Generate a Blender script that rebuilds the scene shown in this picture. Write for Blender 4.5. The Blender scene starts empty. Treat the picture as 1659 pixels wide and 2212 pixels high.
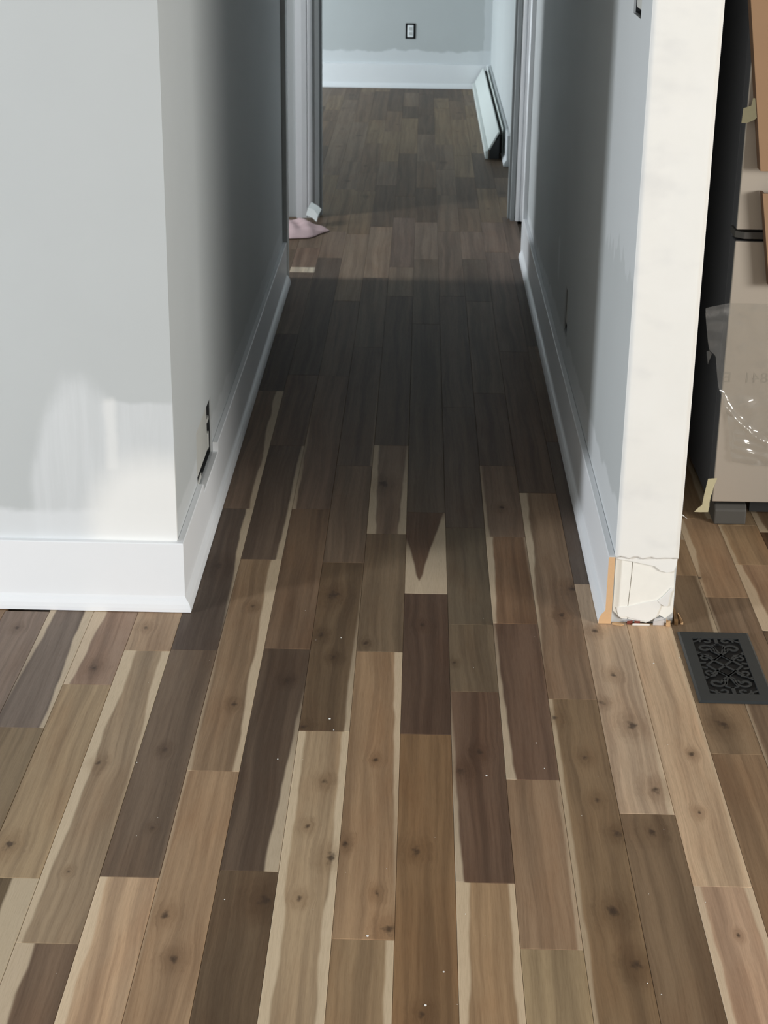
import bpy, bmesh, math, random
from mathutils import Vector, Matrix, noise as mnoise

S = bpy.context.scene
COL = S.collection
random.seed(7)

# ------------------------------------------------------------------ camera
cd = bpy.data.cameras.new('camera')
cam = bpy.data.objects.new('camera', cd); COL.objects.link(cam)
F = Vector((-0.017308, 0.928094, -0.371943)); R = Vector((0.999661, 0.023295, 0.011610)); U = R.cross(F)
cam.matrix_world = Matrix(((R.x, U.x, -F.x, 0.0), (R.y, U.y, -F.y, 0.0), (R.z, U.z, -F.z, 1.5), (0, 0, 0, 1)))
cd.sensor_fit = 'VERTICAL'; cd.sensor_height = 24.0
cd.lens = 24.0 * 3653.22 / 2212.0
cd.clip_start = 0.05
cd.dof.use_dof = True; cd.dof.focus_distance = 2.9; cd.dof.aperture_fstop = 11.0
S.camera = cam

# ------------------------------------------------------------------ world, window light, exposure
w = bpy.data.worlds.new('world'); S.world = w; w.use_nodes = True
bg = w.node_tree.nodes['Background']
bg.inputs[0].default_value = (0.75, 0.85, 1.0, 1); bg.inputs[1].default_value = 0.05

def area(name, loc, aim, sx, sy, power, color):
    l = bpy.data.lights.new(name, 'AREA'); l.shape = 'RECTANGLE'; l.size = sx; l.size_y = sy
    l.energy = power; l.color = color
    o = bpy.data.objects.new(name, l); COL.objects.link(o); o.location = loc
    d = (Vector(aim) - Vector(loc)).normalized()
    o.rotation_euler = d.to_track_quat('-Z', 'Y').to_euler()
    return o

# daylight falling in through each window opening (the openings are cut in the walls below)
area('window_light_west', (-4.06, 0.95, 1.15), (0, 0.95, 1.15), 0.60, 1.8, 160, (0.90, 0.95, 1.0))
area('window_light_east', (4.26, -0.35, 1.5), (0, -0.35, 1.5), 3.0, 1.2, 240, (1.0, 0.97, 0.92))
area('window_light_far', (-2.66, 9.9, 0.46), (0, 9.9, 0.46), 1.4, 0.68, 72, (0.84, 0.94, 1.0))
area('window_light_passage', (-2.26, 5.98, 1.3), (0, 5.98, 1.3), 0.3, 1.1, 30, (0.92, 0.96, 1.0))

S.view_settings.view_transform = 'Standard'; S.view_settings.look = 'None'
S.view_settings.exposure = 0.29; S.view_settings.gamma = 1.0
S.view_settings.use_curve_mapping = False
S.cycles.use_denoising = True
S.cycles.max_bounces = 10; S.cycles.diffuse_bounces = 6
S.cycles.sample_clamp_indirect = 6.0

# ------------------------------------------------------------------ node helpers
def lin(c):
    return tuple((v / 255 / 12.92) if v / 255 <= 0.04045 else ((v / 255 + 0.055) / 1.055) ** 2.4 for v in c)

class NT:
    def __init__(s, name):
        s.m = bpy.data.materials.new(name); s.m.use_nodes = True
        s.t = s.m.node_tree; s.b = s.t.nodes['Principled BSDF']; s.out = s.t.nodes['Material Output']
    def n(s, typ, **kw):
        nd = s.t.nodes.new(typ)
        for k, v in kw.items(): setattr(nd, k, v)
        return nd
    def put(s, sock, v):
        if isinstance(v, bpy.types.NodeSocket): s.t.links.new(v, sock)
        elif isinstance(v, (int, float)):
            try: sock.default_value = v
            except TypeError: sock.default_value = (v, v, v)
        else:
            v = tuple(v)
            if sock.type == 'RGBA' and len(v) == 3: v = v + (1,)
            sock.default_value = v
    def ma(s, op, a, b=0.0, c=None, clamp=False):
        nd = s.n('ShaderNodeMath', operation=op); nd.use_clamp = clamp
        s.put(nd.inputs[0], a); s.put(nd.inputs[1], b)
        if c is not None: s.put(nd.inputs[2], c)
        return nd.outputs[0]
    def step(s, v, lo, hi):                                   # smooth 0..1 from lo to hi
        nd = s.n('ShaderNodeMapRange', interpolation_type='SMOOTHSTEP')
        s.put(nd.inputs['Value'], v); s.put(nd.inputs['From Min'], lo); s.put(nd.inputs['From Max'], hi)
        return nd.outputs[0]
    def mix(s, f, a, b, mode='MIX'):
        nd = s.n('ShaderNodeMix', data_type='RGBA', blend_type=mode)
        s.put(nd.inputs[0], f); s.put(nd.inputs[6], a); s.put(nd.inputs[7], b)
        return nd.outputs[2]
    def xyz(s, v):
        nd = s.n('ShaderNodeSeparateXYZ'); s.put(nd.inputs[0], v); return nd.outputs
    def vec(s, x, y, z=0.0):
        nd = s.n('ShaderNodeCombineXYZ'); s.put(nd.inputs[0], x); s.put(nd.inputs[1], y); s.put(nd.inputs[2], z)
        return nd.outputs[0]
    def noise(s, v, scale=5.0, detail=3.0, rough=0.55, dist=0.0):
        nd = s.n('ShaderNodeTexNoise'); s.put(nd.inputs['Vector'], v)
        nd.inputs['Scale'].default_value = scale; nd.inputs['Detail'].default_value = detail
        nd.inputs['Roughness'].default_value = rough; nd.inputs['Distortion'].default_value = dist
        return nd.outputs[0]
    def attr(s, name):
        nd = s.n('ShaderNodeAttribute', attribute_type='OBJECT', attribute_name=name); return nd
    def pos(s): return s.n('ShaderNodeNewGeometry').outputs['Position']
    def bump(s, h, strength=0.2, dist=0.002):
        nd = s.n('ShaderNodeBump'); nd.inputs['Strength'].default_value = strength
        nd.inputs['Distance'].default_value = dist; s.put(nd.inputs['Height'], h)
        s.t.links.new(nd.outputs[0], s.b.inputs['Normal'])
    def set(s, **kw):
        for k, v in kw.items(): s.put(s.b.inputs[k.replace('_', ' ')], v)
        return s.m

def plain(name, rgb, rough=0.6, metal=0.0, spec=0.5, vary=0.06, scale=30.0, bump=0.0):
    t = NT(name); n = t.noise(t.pos(), scale, 4)
    c = lin(rgb)
    t.set(Base_Color=t.mix(n, tuple(v * (1 - vary) for v in c), tuple(min(1, v * (1 + vary)) for v in c)),
          Roughness=rough, Metallic=metal, Specular_IOR_Level=spec)
    if bump: t.bump(n, bump)
    return t.m

# ------------------------------------------------------------------ geometry helpers
class MB:
    def __init__(s): s.v = []; s.f = []; s.mi = []
    def face(s, pts, m=0):
        b = len(s.v); s.v += [tuple(p) for p in pts]; s.f.append(tuple(range(b, b + len(pts)))); s.mi.append(m)
    def box(s, a, b, m=0):
        x0, y0, z0 = a; x1, y1, z1 = b
        P = [(x0, y0, z0), (x1, y0, z0), (x1, y1, z0), (x0, y1, z0), (x0, y0, z1), (x1, y0, z1), (x1, y1, z1), (x0, y1, z1)]
        q = len(s.v); s.v += P
        for f in ((0, 3, 2, 1), (4, 5, 6, 7), (0, 1, 5, 4), (1, 2, 6, 5), (2, 3, 7, 6), (3, 0, 4, 7)):
            s.f.append(tuple(q + i for i in f)); s.mi.append(m)
    def prism(s, poly, fn, d0, d1, m=0):                      # poly: 2D outline, fn(a, b, d) -> point
        n = len(poly); q = len(s.v)
        s.v += [tuple(fn(a, b, d0)) for a, b in poly] + [tuple(fn(a, b, d1)) for a, b in poly]
        s.f.append(tuple(q + i for i in range(n))); s.f.append(tuple(q + n + i for i in reversed(range(n)))); s.mi += [m, m]
        for i in range(n):
            j = (i + 1) % n; s.f.append((q + i, q + n + i, q + n + j, q + j)); s.mi.append(m)
    def panel(s, axis, c, t, u0, u1, v0, v1, holes=(), m=0):  # wall sheet in plane axis=c, thickness t towards +/-, with holes cut through
        us = sorted({u0, u1, *[h[0] for h in holes], *[h[1] for h in holes]})
        vs = sorted({v0, v1, *[h[2] for h in holes], *[h[3] for h in holes]})
        pt = (lambda u, v, d: (c + d, u, v)) if axis == 'X' else (lambda u, v, d: (u, c + d, v))
        inh = lambda u, v: any(h[0] <= u <= h[1] and h[2] <= v <= h[3] for h in holes)
        for i in range(len(us) - 1):
            for j in range(len(vs) - 1):
                if inh((us[i] + us[i + 1]) / 2, (vs[j] + vs[j + 1]) / 2): continue
                a, b, e, g = us[i], us[i + 1], vs[j], vs[j + 1]
                for d in (0, t): s.face([pt(a, e, d), pt(b, e, d), pt(b, g, d), pt(a, g, d)], m)
        for k, (a, b, e, g) in enumerate([(u0, u1, v0, v1), *holes]):
            if k and e > v0: s.face([pt(a, e, 0), pt(b, e, 0), pt(b, e, t), pt(a, e, t)], m)
            if k and g < v1: s.face([pt(a, g, 0), pt(b, g, 0), pt(b, g, t), pt(a, g, t)], m)
            s.face([pt(a, e, 0), pt(a, g, 0), pt(a, g, t), pt(a, e, t)], m); s.face([pt(b, e, 0), pt(b, g, 0), pt(b, g, t), pt(b, e, t)], m)
    def build(s, name, mats, parent=None, bevel=0.0, smooth=False, loc=None, segs=2):
        me = bpy.data.meshes.new(name); me.from_pydata(s.v, [], s.f)
        for m in (mats if isinstance(mats, (list, tuple)) else [mats]): me.materials.append(m)
        me.polygons.foreach_set('material_index', s.mi)
        bm = bmesh.new(); bm.from_mesh(me); bmesh.ops.remove_doubles(bm, verts=bm.verts, dist=1e-5)
        bmesh.ops.recalc_face_normals(bm, faces=bm.faces)
        if bevel:
            bmesh.ops.bevel(bm, geom=[e for e in bm.edges if len(e.link_faces) == 2 and e.calc_face_angle(0) > 0.5], offset=bevel, segments=segs, affect='EDGES', profile=0.5)
        bm.to_mesh(me); bm.free()
        if smooth: me.polygons.foreach_set('use_smooth', [True] * len(me.polygons))
        me.update()
        o = bpy.data.objects.new(name, me); COL.objects.link(o)
        if parent is not None:
            o.parent = parent; o.matrix_parent_inverse = Matrix.Translation(-parent.location)
        return o

def struct(o): o['kind'] = 'structure'; return o
def tag(o, label, cat, group=None):
    o['label'] = label; o['category'] = cat
    if group: o['group'] = group
    return o
def thing(name, label, cat, loc=(0, 0, 0)):
    o = bpy.data.objects.new(name, None); COL.objects.link(o); o.location = loc; o.empty_display_size = 0.1
    return tag(o, label, cat)

# ------------------------------------------------------------------ wall paint: grey paint over white primer, with its own patches
def blob(t, a, b, ca, cb, ra, rb, nz, soft=0.08):            # elliptical patch in wall coordinates with a brushed edge
    da = t.ma('DIVIDE', t.ma('SUBTRACT', a, ca), ra); db = t.ma('DIVIDE', t.ma('SUBTRACT', b, cb), rb)
    d = t.ma('SQRT', t.ma('ADD', t.ma('MULTIPLY', da, da), t.ma('MULTIPLY', db, db)))
    d = t.ma('ADD', d, t.ma('MULTIPLY', t.ma('SUBTRACT', nz, 0.5), 0.30))
    return t.step(d, 1.0 + soft, 1.0 - soft)

def rect(t, a, b, a0, a1, b0, b1, nz, soft=0.006):
    w = t.ma('MULTIPLY', t.ma('SUBTRACT', nz, 0.5), 0.03)
    aa = t.ma('ADD', a, w); bb = t.ma('ADD', b, w)
    m = t.ma('MULTIPLY', t.step(aa, a0 - soft, a0 + soft), t.step(aa, a1 + soft, a1 - soft))
    return t.ma('MULTIPLY', m, t.ma('MULTIPLY', t.step(bb, b0 - soft, b0 + soft), t.step(bb, b1 + soft, b1 - soft)))

GREY = lin((194, 198, 198)); PRIMER = lin((226, 229, 231)); MUD = lin((243, 243, 240))

def wall_paint(name, marks, base=GREY, fine=1.0):
    t = NT(name); P = t.pos(); x, y, z = t.xyz(P)
    n1 = t.noise(P, 9, 4); n2 = t.noise(t.vec(t.ma('MULTIPLY', x, 60), t.ma('MULTIPLY', y, 60), t.ma('MULTIPLY', z, 4)), 1.0, 4)
    c = t.mix(t.noise(P, 3, 3), tuple(v * 0.95 for v in base), tuple(min(1, v * 1.04) for v in base))
    for fn, col, f in marks(t, x, y, z, n1, n2):
        c = t.mix(t.ma('MULTIPLY', fn, f), c, col)
    t.bump(t.noise(P, 260, 2), 0.05, 0.0006)
    return t.set(Base_Color=c, Roughness=0.62, Specular_IOR_Level=0.35)

def marks_left(t, x, y, z, n1, n2):
    strk = t.ma('MULTIPLY', t.step(n2, 0.35, 0.7), 0.5)
    lobe = t.ma('MAXIMUM', blob(t, x, z, -0.672, 0.20, 0.105, 0.285, n1, 0.12), rect(t, x, z, -0.64, -0.47, 0.10, 0.445, n1))
    front = t.step(y, 3.20, 3.19)                            # the face towards the living room only
    edge = t.ma('ADD', z, t.ma('MULTIPLY', t.ma('SUBTRACT', n1, 0.5), 0.05))
    band = t.step(edge, 0.225, 0.205)
    bright = blob(t, x, z, -0.525, 0.165, 0.135, 0.16, n1, 0.30)
    ridge = rect(t, x, z, -0.622, -0.600, 0.30, 0.452, n1, 0.008)
    return [(t.ma('MULTIPLY', lobe, front), PRIMER, 0.42), (t.ma('MULTIPLY', t.ma('MULTIPLY', lobe, front), strk), PRIMER, 0.6),
            (t.ma('MULTIPLY', ridge, front), MUD, 0.45), (t.ma('MULTIPLY', band, front), PRIMER, 0.75), (t.ma('MULTIPLY', bright, front), MUD, 0.9),
            (t.ma('MULTIPLY', t.step(edge, 0.215, 0.20), t.step(y, 3.19, 3.2)), PRIMER, 0.35)]

def marks_right(t, x, y, z, n1, n2):
    edge = t.ma('ADD', z, t.ma('MULTIPLY', t.ma('SUBTRACT', n1, 0.5), 0.07))
    jag = t.ma('MULTIPLY', t.ma('SUBTRACT', t.noise(t.vec(t.ma('MULTIPLY', y, 14), t.ma('MULTIPLY', z, 1.5), 0.7), 1.0, 3, 0.7), 0.5), 0.28)
    top = t.ma('MULTIPLY', t.step(t.ma('ADD', z, jag), 0.705, 0.715), t.step(t.ma('ADD', y, t.ma('MULTIPLY', n1, 0.2)), 3.85, 3.78))
    low = t.step(t.ma('ADD', edge, t.ma('MULTIPLY', t.ma('SUBTRACT', y, 3.15), 0.02)), 0.25, 0.235)
    stroke = rect(t, y, z, 4.845, 4.895, 0.30, 0.415, n1)
    return [(top, PRIMER, 0.32), (low, PRIMER, 0.55), (stroke, PRIMER, 0.45)]

def marks_far(t, x, y, z, n1, n2):
    edge = t.ma('ADD', z, t.ma('MULTIPLY', t.ma('SUBTRACT', t.noise(t.pos(), 5, 3), 0.5), 0.12))
    return [(t.step(edge, 0.235, 0.222), PRIMER, 0.8), (t.step(t.ma('ADD', x, t.ma('MULTIPLY', n1, 0.04)), 0.40, 0.41), PRIMER, 0.55)]

M = {}
M['wall_left'] = wall_paint('paint_left_wall', marks_left)
M['wall_right'] = wall_paint('paint_right_wall', marks_right)
M['wall_far'] = wall_paint('paint_far_wall', marks_far)
M['wall'] = wall_paint('paint_grey', lambda *a: [])
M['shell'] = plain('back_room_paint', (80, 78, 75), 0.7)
M['ceiling'] = plain('ceiling_paint', (112, 112, 110), 0.8)
M['trim'] = plain('white_trim_paint', (240, 242, 244), 0.38, vary=0.02, scale=8)
M['jamb'] = plain('grey_jamb_paint', (150, 154, 154), 0.5, vary=0.03, scale=8)
M['trim_dull'] = plain('old_trim_paint', (196, 198, 196), 0.45, vary=0.03, scale=8)
t = NT('joint_compound'); n = t.noise(t.pos(), 7, 4); n2 = t.noise(t.vec(t.xyz(t.pos())[0], 0.0, t.ma('MULTIPLY', t.xyz(t.pos())[2], 1.6)), 6.0, 3)
mc = t.mix(n, lin((240, 239, 233)), lin((250, 249, 245))); mc = t.mix(t.ma('MULTIPLY', t.step(n2, 0.52, 0.72), 0.30), mc, lin((214, 214, 214)))
t.bump(n, 0.12); M['mud'] = t.set(Base_Color=mc, Roughness=0.7)
M['gypsum'] = plain('gypsum_paper', (248, 246, 238), 0.8, vary=0.04, scale=40, bump=0.1)
M['mdf'] = plain('raw_fibreboard', (222, 182, 138), 0.85, vary=0.06, scale=200)
M['dark_hole'] = plain('dark_cavity', (28, 27, 27), 0.9)
M['box_grey'] = plain('pale_box_plastic', (196, 196, 190), 0.55)
M['box_dark'] = plain('dark_box_plastic', (44, 45, 46), 0.6)

# ------------------------------------------------------------------ large structure
CH = 2.44
m = MB()
m.panel('Y', 3.186, 0.11, -4.0, -0.5926, 0.0, CH)
m.panel('X', -0.4826, -0.11, 3.186, 6.0, 0.0, CH, [(3.518, 3.79, 0.128, 0.268)])
m.panel('Y', 4.4, -0.11, -2.2, -0.5926, 0.0, CH)
m.panel('X', -0.4826, -0.11, 6.0, 7.063, 2.06, CH)
wall_left = struct(m.build('wall_left', M['wall_left']))

m = MB()
m.panel('X', 0.411, 0.126, 3.160, 6.46, 0.0, CH, [(4.505, 4.600, 0.222, 0.346), (3.318, 3.440, 1.182, 1.300)])
m.panel('X', 0.411, 0.126, 6.46, 7.063, 2.06, CH)
wall_right = struct(m.build('wall_right', M['wall_right']))

m = MB(); m.panel('Y', 7.063, 0.12, -2.2, 0.62, 0.0, CH, [(-0.4375, 0.398, 0.0, 2.06)])
struct(m.build('wall_doorway', M['wall']))
m = MB(); m.panel('Y', 11.02, 0.11, -2.6, 0.435, 0.0, CH, [(-0.108, -0.0436, 0.303, 0.399)])
struct(m.build('wall_far', M['wall_far']))
m = MB(); m.panel('X', 0.435, 0.11, 7.183, 11.13, 0.0, CH)
struct(m.build('wall_far_right', M['wall']))
m = MB(); m.panel('X', -2.6, -0.11, 7.183, 11.13, 0.0, CH, [(9.2, 10.6, 0.12, 0.80)]); m.panel('Y', 7.183, -0.12, -2.6, -2.2, 0, CH)
struct(m.build('wall_far_left', M['wall']))
m = MB(); m.panel('X', -2.2, -0.11, 4.29, 7.063, 0.0, CH, [(5.82, 6.14, 0.75, 1.85)])
struct(m.build('wall_side_passage', M['wall']))
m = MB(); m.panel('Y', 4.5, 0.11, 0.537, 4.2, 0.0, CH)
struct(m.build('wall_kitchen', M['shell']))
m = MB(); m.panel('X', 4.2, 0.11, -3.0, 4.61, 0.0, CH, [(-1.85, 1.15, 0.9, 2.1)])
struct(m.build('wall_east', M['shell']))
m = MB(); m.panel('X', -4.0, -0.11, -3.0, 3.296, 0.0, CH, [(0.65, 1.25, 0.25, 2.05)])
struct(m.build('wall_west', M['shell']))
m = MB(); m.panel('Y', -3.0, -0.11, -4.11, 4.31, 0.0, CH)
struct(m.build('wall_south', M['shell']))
m = MB(); m.box((-4.2, -3.2, CH), (4.4, 11.2, CH + 0.08))
struct(m.build('ceiling', M['ceiling']))

m = MB(); m.box((-0.4826, 3.19, 2.10), (0.411, 7.06, CH))  # unseen soffit, added to keep ceiling light out of the hallway
struct(m.build('added_hall_soffit', M['ceiling']))

# mud-covered end of the right hallway wall, cut away where a baseboard will go
m = MB()
nx, nz = 14, 150
def end_pt(i, j):
    x = 0.4106 + (0.5372 - 0.4106) * i / nx
    zb = 0.1495 + 0.0015 * math.sin(i * 1.7) + (0.001 if i % 3 else -0.0015)
    zz = zb + (CH - zb) * (j / nz) ** 1.3
    b = mnoise.noise(Vector((x * 14, zz * 9, 1.3))) * 0.0012 + mnoise.noise(Vector((x * 40, zz * 22, 4.1))) * 0.0005
    return (x, 3.1475 - b - (0.001 if 0 < i < nx else 0), zz)
for i in range(nx):
    for j in range(nz):
        m.face([end_pt(i, j), end_pt(i + 1, j), end_pt(i + 1, j + 1), end_pt(i, j + 1)])
for i in range(nx):
    a, b = end_pt(i, 0), end_pt(i + 1, 0)
    m.face([a, b, (b[0], 3.160, b[2]), (a[0], 3.160, a[2])])
for i in (0, nx):
    for j in range(nz):
        a, b = end_pt(i, j), end_pt(i, j + 1)
        m.face([a, b, (b[0], 3.160, b[2]), (a[0], 3.160, a[2])])
m.build('mud_coat', M['mud'], wall_right, smooth=True)

yz = lambda y0: (lambda a, b, d: (a, y0 + d, b))
main = [(0.4475, 0.148), (0.5325, 0.148), (0.5325, 0.1107), (0.5353, 0.0735), (0.5352, 0.0389), (0.5349, 0.0258), (0.5214, 0.0124), (0.5091, 0.0194),
        (0.4992, 0.0104), (0.4827, 0.0013), (0.464, 0.0052), (0.4453, 0.0092), (0.447, 0.0238), (0.4438, 0.0368), (0.4452, 0.0657), (0.4468, 0.105)]
left = [(0.4125, 0.147), (0.4458, 0.147), (0.4452, 0.105), (0.4437, 0.0657), (0.4422, 0.0368), (0.4455, 0.0238), (0.4436, 0.0095), (0.432, 0.0103), (0.4223, 0.0189), (0.4135, 0.0274)]
m = MB(); m.prism(main, yz(3.1555), 0, 0.0045); m.build('drywall_piece', M['gypsum'], wall_right)
m = MB(); m.prism(left, yz(3.1548), 0, 0.0052); m.build('drywall_piece', M['gypsum'], wall_right)
flap = [(0.4115, 0.1486), (0.4321, 0.1505), (0.4709, 0.1500), (0.5201, 0.1497), (0.5243, 0.1470), (0.5359, 0.1472), (0.5355, 0.1336), (0.5301, 0.1193), (0.5173, 0.1162),
        (0.5028, 0.1201), (0.4917, 0.1298), (0.472, 0.1336), (0.4457, 0.1394), (0.4274, 0.1425), (0.4118, 0.1443)]
m = MB(); m.prism(flap, yz(3.1505), 0, 0.005); m.build('torn_paper', M['mud'], wall_right, bevel=0.001)
smear = [(0.5345, 0.0792), (0.5276, 0.0705), (0.5246, 0.0415), (0.5181, 0.0399), (0.5085, 0.0455), (0.5028, 0.0526), (0.515, 0.064), (0.530, 0.083)]
m = MB(); m.prism(smear, yz(3.1525), 0, 0.003); m.build('torn_paper', M['mud'], wall_right, bevel=0.0008)
low = [(0.4181, 0.0357), (0.4454, 0.0392), (0.4788, 0.0486), (0.5021, 0.0534), (0.5106, 0.0435), (0.5065, 0.0289), (0.5021, 0.0158), (0.4897, 0.0053), (0.4712, 0.0063), (0.4418, 0.0144), (0.426, 0.014)]
m = MB(); m.prism(low, yz(3.1535), 0, 0.002); m.build('torn_paper', M['mud'], wall_right, bevel=0.0006)
m = MB(); m.face([(0.5368, 3.149, 0.246), (0.543, 3.147, 0.241), (0.549, 3.146, 0.2365), (0.5368, 3.149, 0.2435)]); m.face([(0.5368, 3.1495, 0.246), (0.549, 3.1465, 0.2365), (0.5368, 3.1495, 0.2435)])
m.build('torn_paper', M['mud'], wall_right)

# ------------------------------------------------------------------ baseboards (profile: distance from the wall, height)
def profile(top=0.150):
    return [(0.0008, 0.0015), (0.0008, top), (0.0125, top), (0.0140, top - 0.0018), (0.0140, 0.0330), (0.0158, 0.0290), (0.0205, 0.0240), (0.0245, 0.0170), (0.0265, 0.0090), (0.0272, 0.0015)]
def board(m, pts, top=0.150, caps=True, endmat=0):            # pts: list of (wall point, outward offset direction) stations
    pr = profile(top); ring = []
    for (px, py), (dx, dy) in pts:
        q = len(m.v); m.v += [(px + dx * d, py + dy * d, z) for d, z in pr]; ring.append(q)
    n = len(pr)
    for a, b in zip(ring, ring[1:]):
        for i in range(n):
            j = (i + 1) % n; m.f.append((a + i, b + i, b + j, a + j)); m.mi.append(0)
    if caps:
        m.f.append(tuple(ring[0] + i for i in range(n))); m.mi.append(endmat)
        m.f.append(tuple(ring[-1] + i for i in reversed(range(n)))); m.mi.append(endmat)
m = MB()
board(m, [((-3.99, 3.186), (0, -1)), ((-0.4826, 3.186), (1, -1)), ((-0.4826, 3.515), (1, 0))])
board(m, [((-0.4826, 3.515), (1, 0)), ((-0.4826, 3.795), (1, 0))], top=0.127)
board(m, [((-0.4826, 3.795), (1, 0)), ((-0.4826, 5.93), (1, 0))])
struct(m.build('baseboard_left', M['trim']))
m = MB(); board(m, [((0.4108, 3.1475), (-1, 0)), ((0.4108, 6.385), (-1, 0))], endmat=1)
struct(m.build('baseboard_right', [M['trim'], M['mdf']]))
m = MB(); board(m, [((-2.59, 11.02), (0, -1)), ((0.434, 11.02), (0, -1))]); struct(m.build('baseboard_far', M['trim']))
m = MB(); board(m, [((0.435, 11.0), (-1, 0)), ((0.435, 8.30), (-1, 0))]); struct(m.build('baseboard_far_right', M['trim']))

# casings of the side opening and of the closed door across from it
m = MB(); m.box((-0.4826, 5.93, 0), (-0.4665, 6.0, 2.12)); m.box((-0.595, 6.0, 0), (-0.4665, 6.012, 2.06)); m.box((-0.4826, 5.93, 2.06), (-0.4665, 7.045, 2.12))
struct(m.build('trim_1', M['trim_dull'], bevel=0.002))
m = MB(); m.box((0.395, 6.385, 0), (0.411, 6.455, 2.12)); m.box((0.395, 6.455, 2.06), (0.411, 7.04, 2.12))
struct(m.build('trim_2', M['trim'], bevel=0.002))
m = MB(); m.box((0.4425, 6.465, 0.008), (0.478, 7.055, 2.055))
d2 = struct(m.build('door_2', M['trim'], bevel=0.002))
for (a, b) in ((6.56, 6.95),):
    for (e, g) in ((0.2, 0.9), (1.05, 1.9)):
        m = MB(); m.box((0.4395, a, e), (0.443, b, g)); m.build('panel', M['trim'], d2, bevel=0.002)

# open doorway to the far room: casing legs with a stepped profile, jambs, stops
door = None
def leg(poly, z1=2.12, mat='trim_dull'):
    m = MB(); m.prism(poly, lambda a, b, d: (a, b, d), 0.0, z1); return m
lp = [(-0.5150, 7.063), (-0.5150, 7.046), (-0.4900, 7.044), (-0.4720, 7.046), (-0.4690, 7.051), (-0.4660, 7.051), (-0.4630, 7.047), (-0.4540, 7.049), (-0.4475, 7.054), (-0.4475, 7.063)]
door = struct(leg(lp).build('door_1', M['trim']))
rp = [(0.4030, 7.063), (0.4030, 7.054), (0.4090, 7.049), (0.4160, 7.047), (0.4190, 7.052), (0.4220, 7.052), (0.4250, 7.046), (0.4370, 7.044), (0.4395, 7.048), (0.4395, 7.063)]
leg(rp).build('casing', M['trim'], door)
m = MB(); m.box((-0.515, 7.045, 2.06), (0.4395, 7.063, 2.12)); m.build('casing', M['trim'], door, bevel=0.002)
m = MB(); m.box((-0.4375, 7.056, 0), (-0.4200, 7.19, 2.06)); m.build('jamb', M['jamb'], door)
m = MB(); m.box((0.3830, 7.056, 0), (0.3980, 7.19, 2.06)); m.build('jamb', M['jamb'], door)
m = MB(); m.box((-0.4200, 7.10, 0), (-0.4100, 7.14, 2.05)); m.build('stop', M['jamb'], door, bevel=0.001)
m = MB(); m.box((0.3730, 7.10, 0), (0.3830, 7.14, 2.05)); m.build('stop', M['jamb'], door, bevel=0.001)
m = MB(); m.box((-0.42, 7.056, 2.04), (0.383, 7.19, 2.06)); m.build('jamb', M['jamb'], door)

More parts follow.
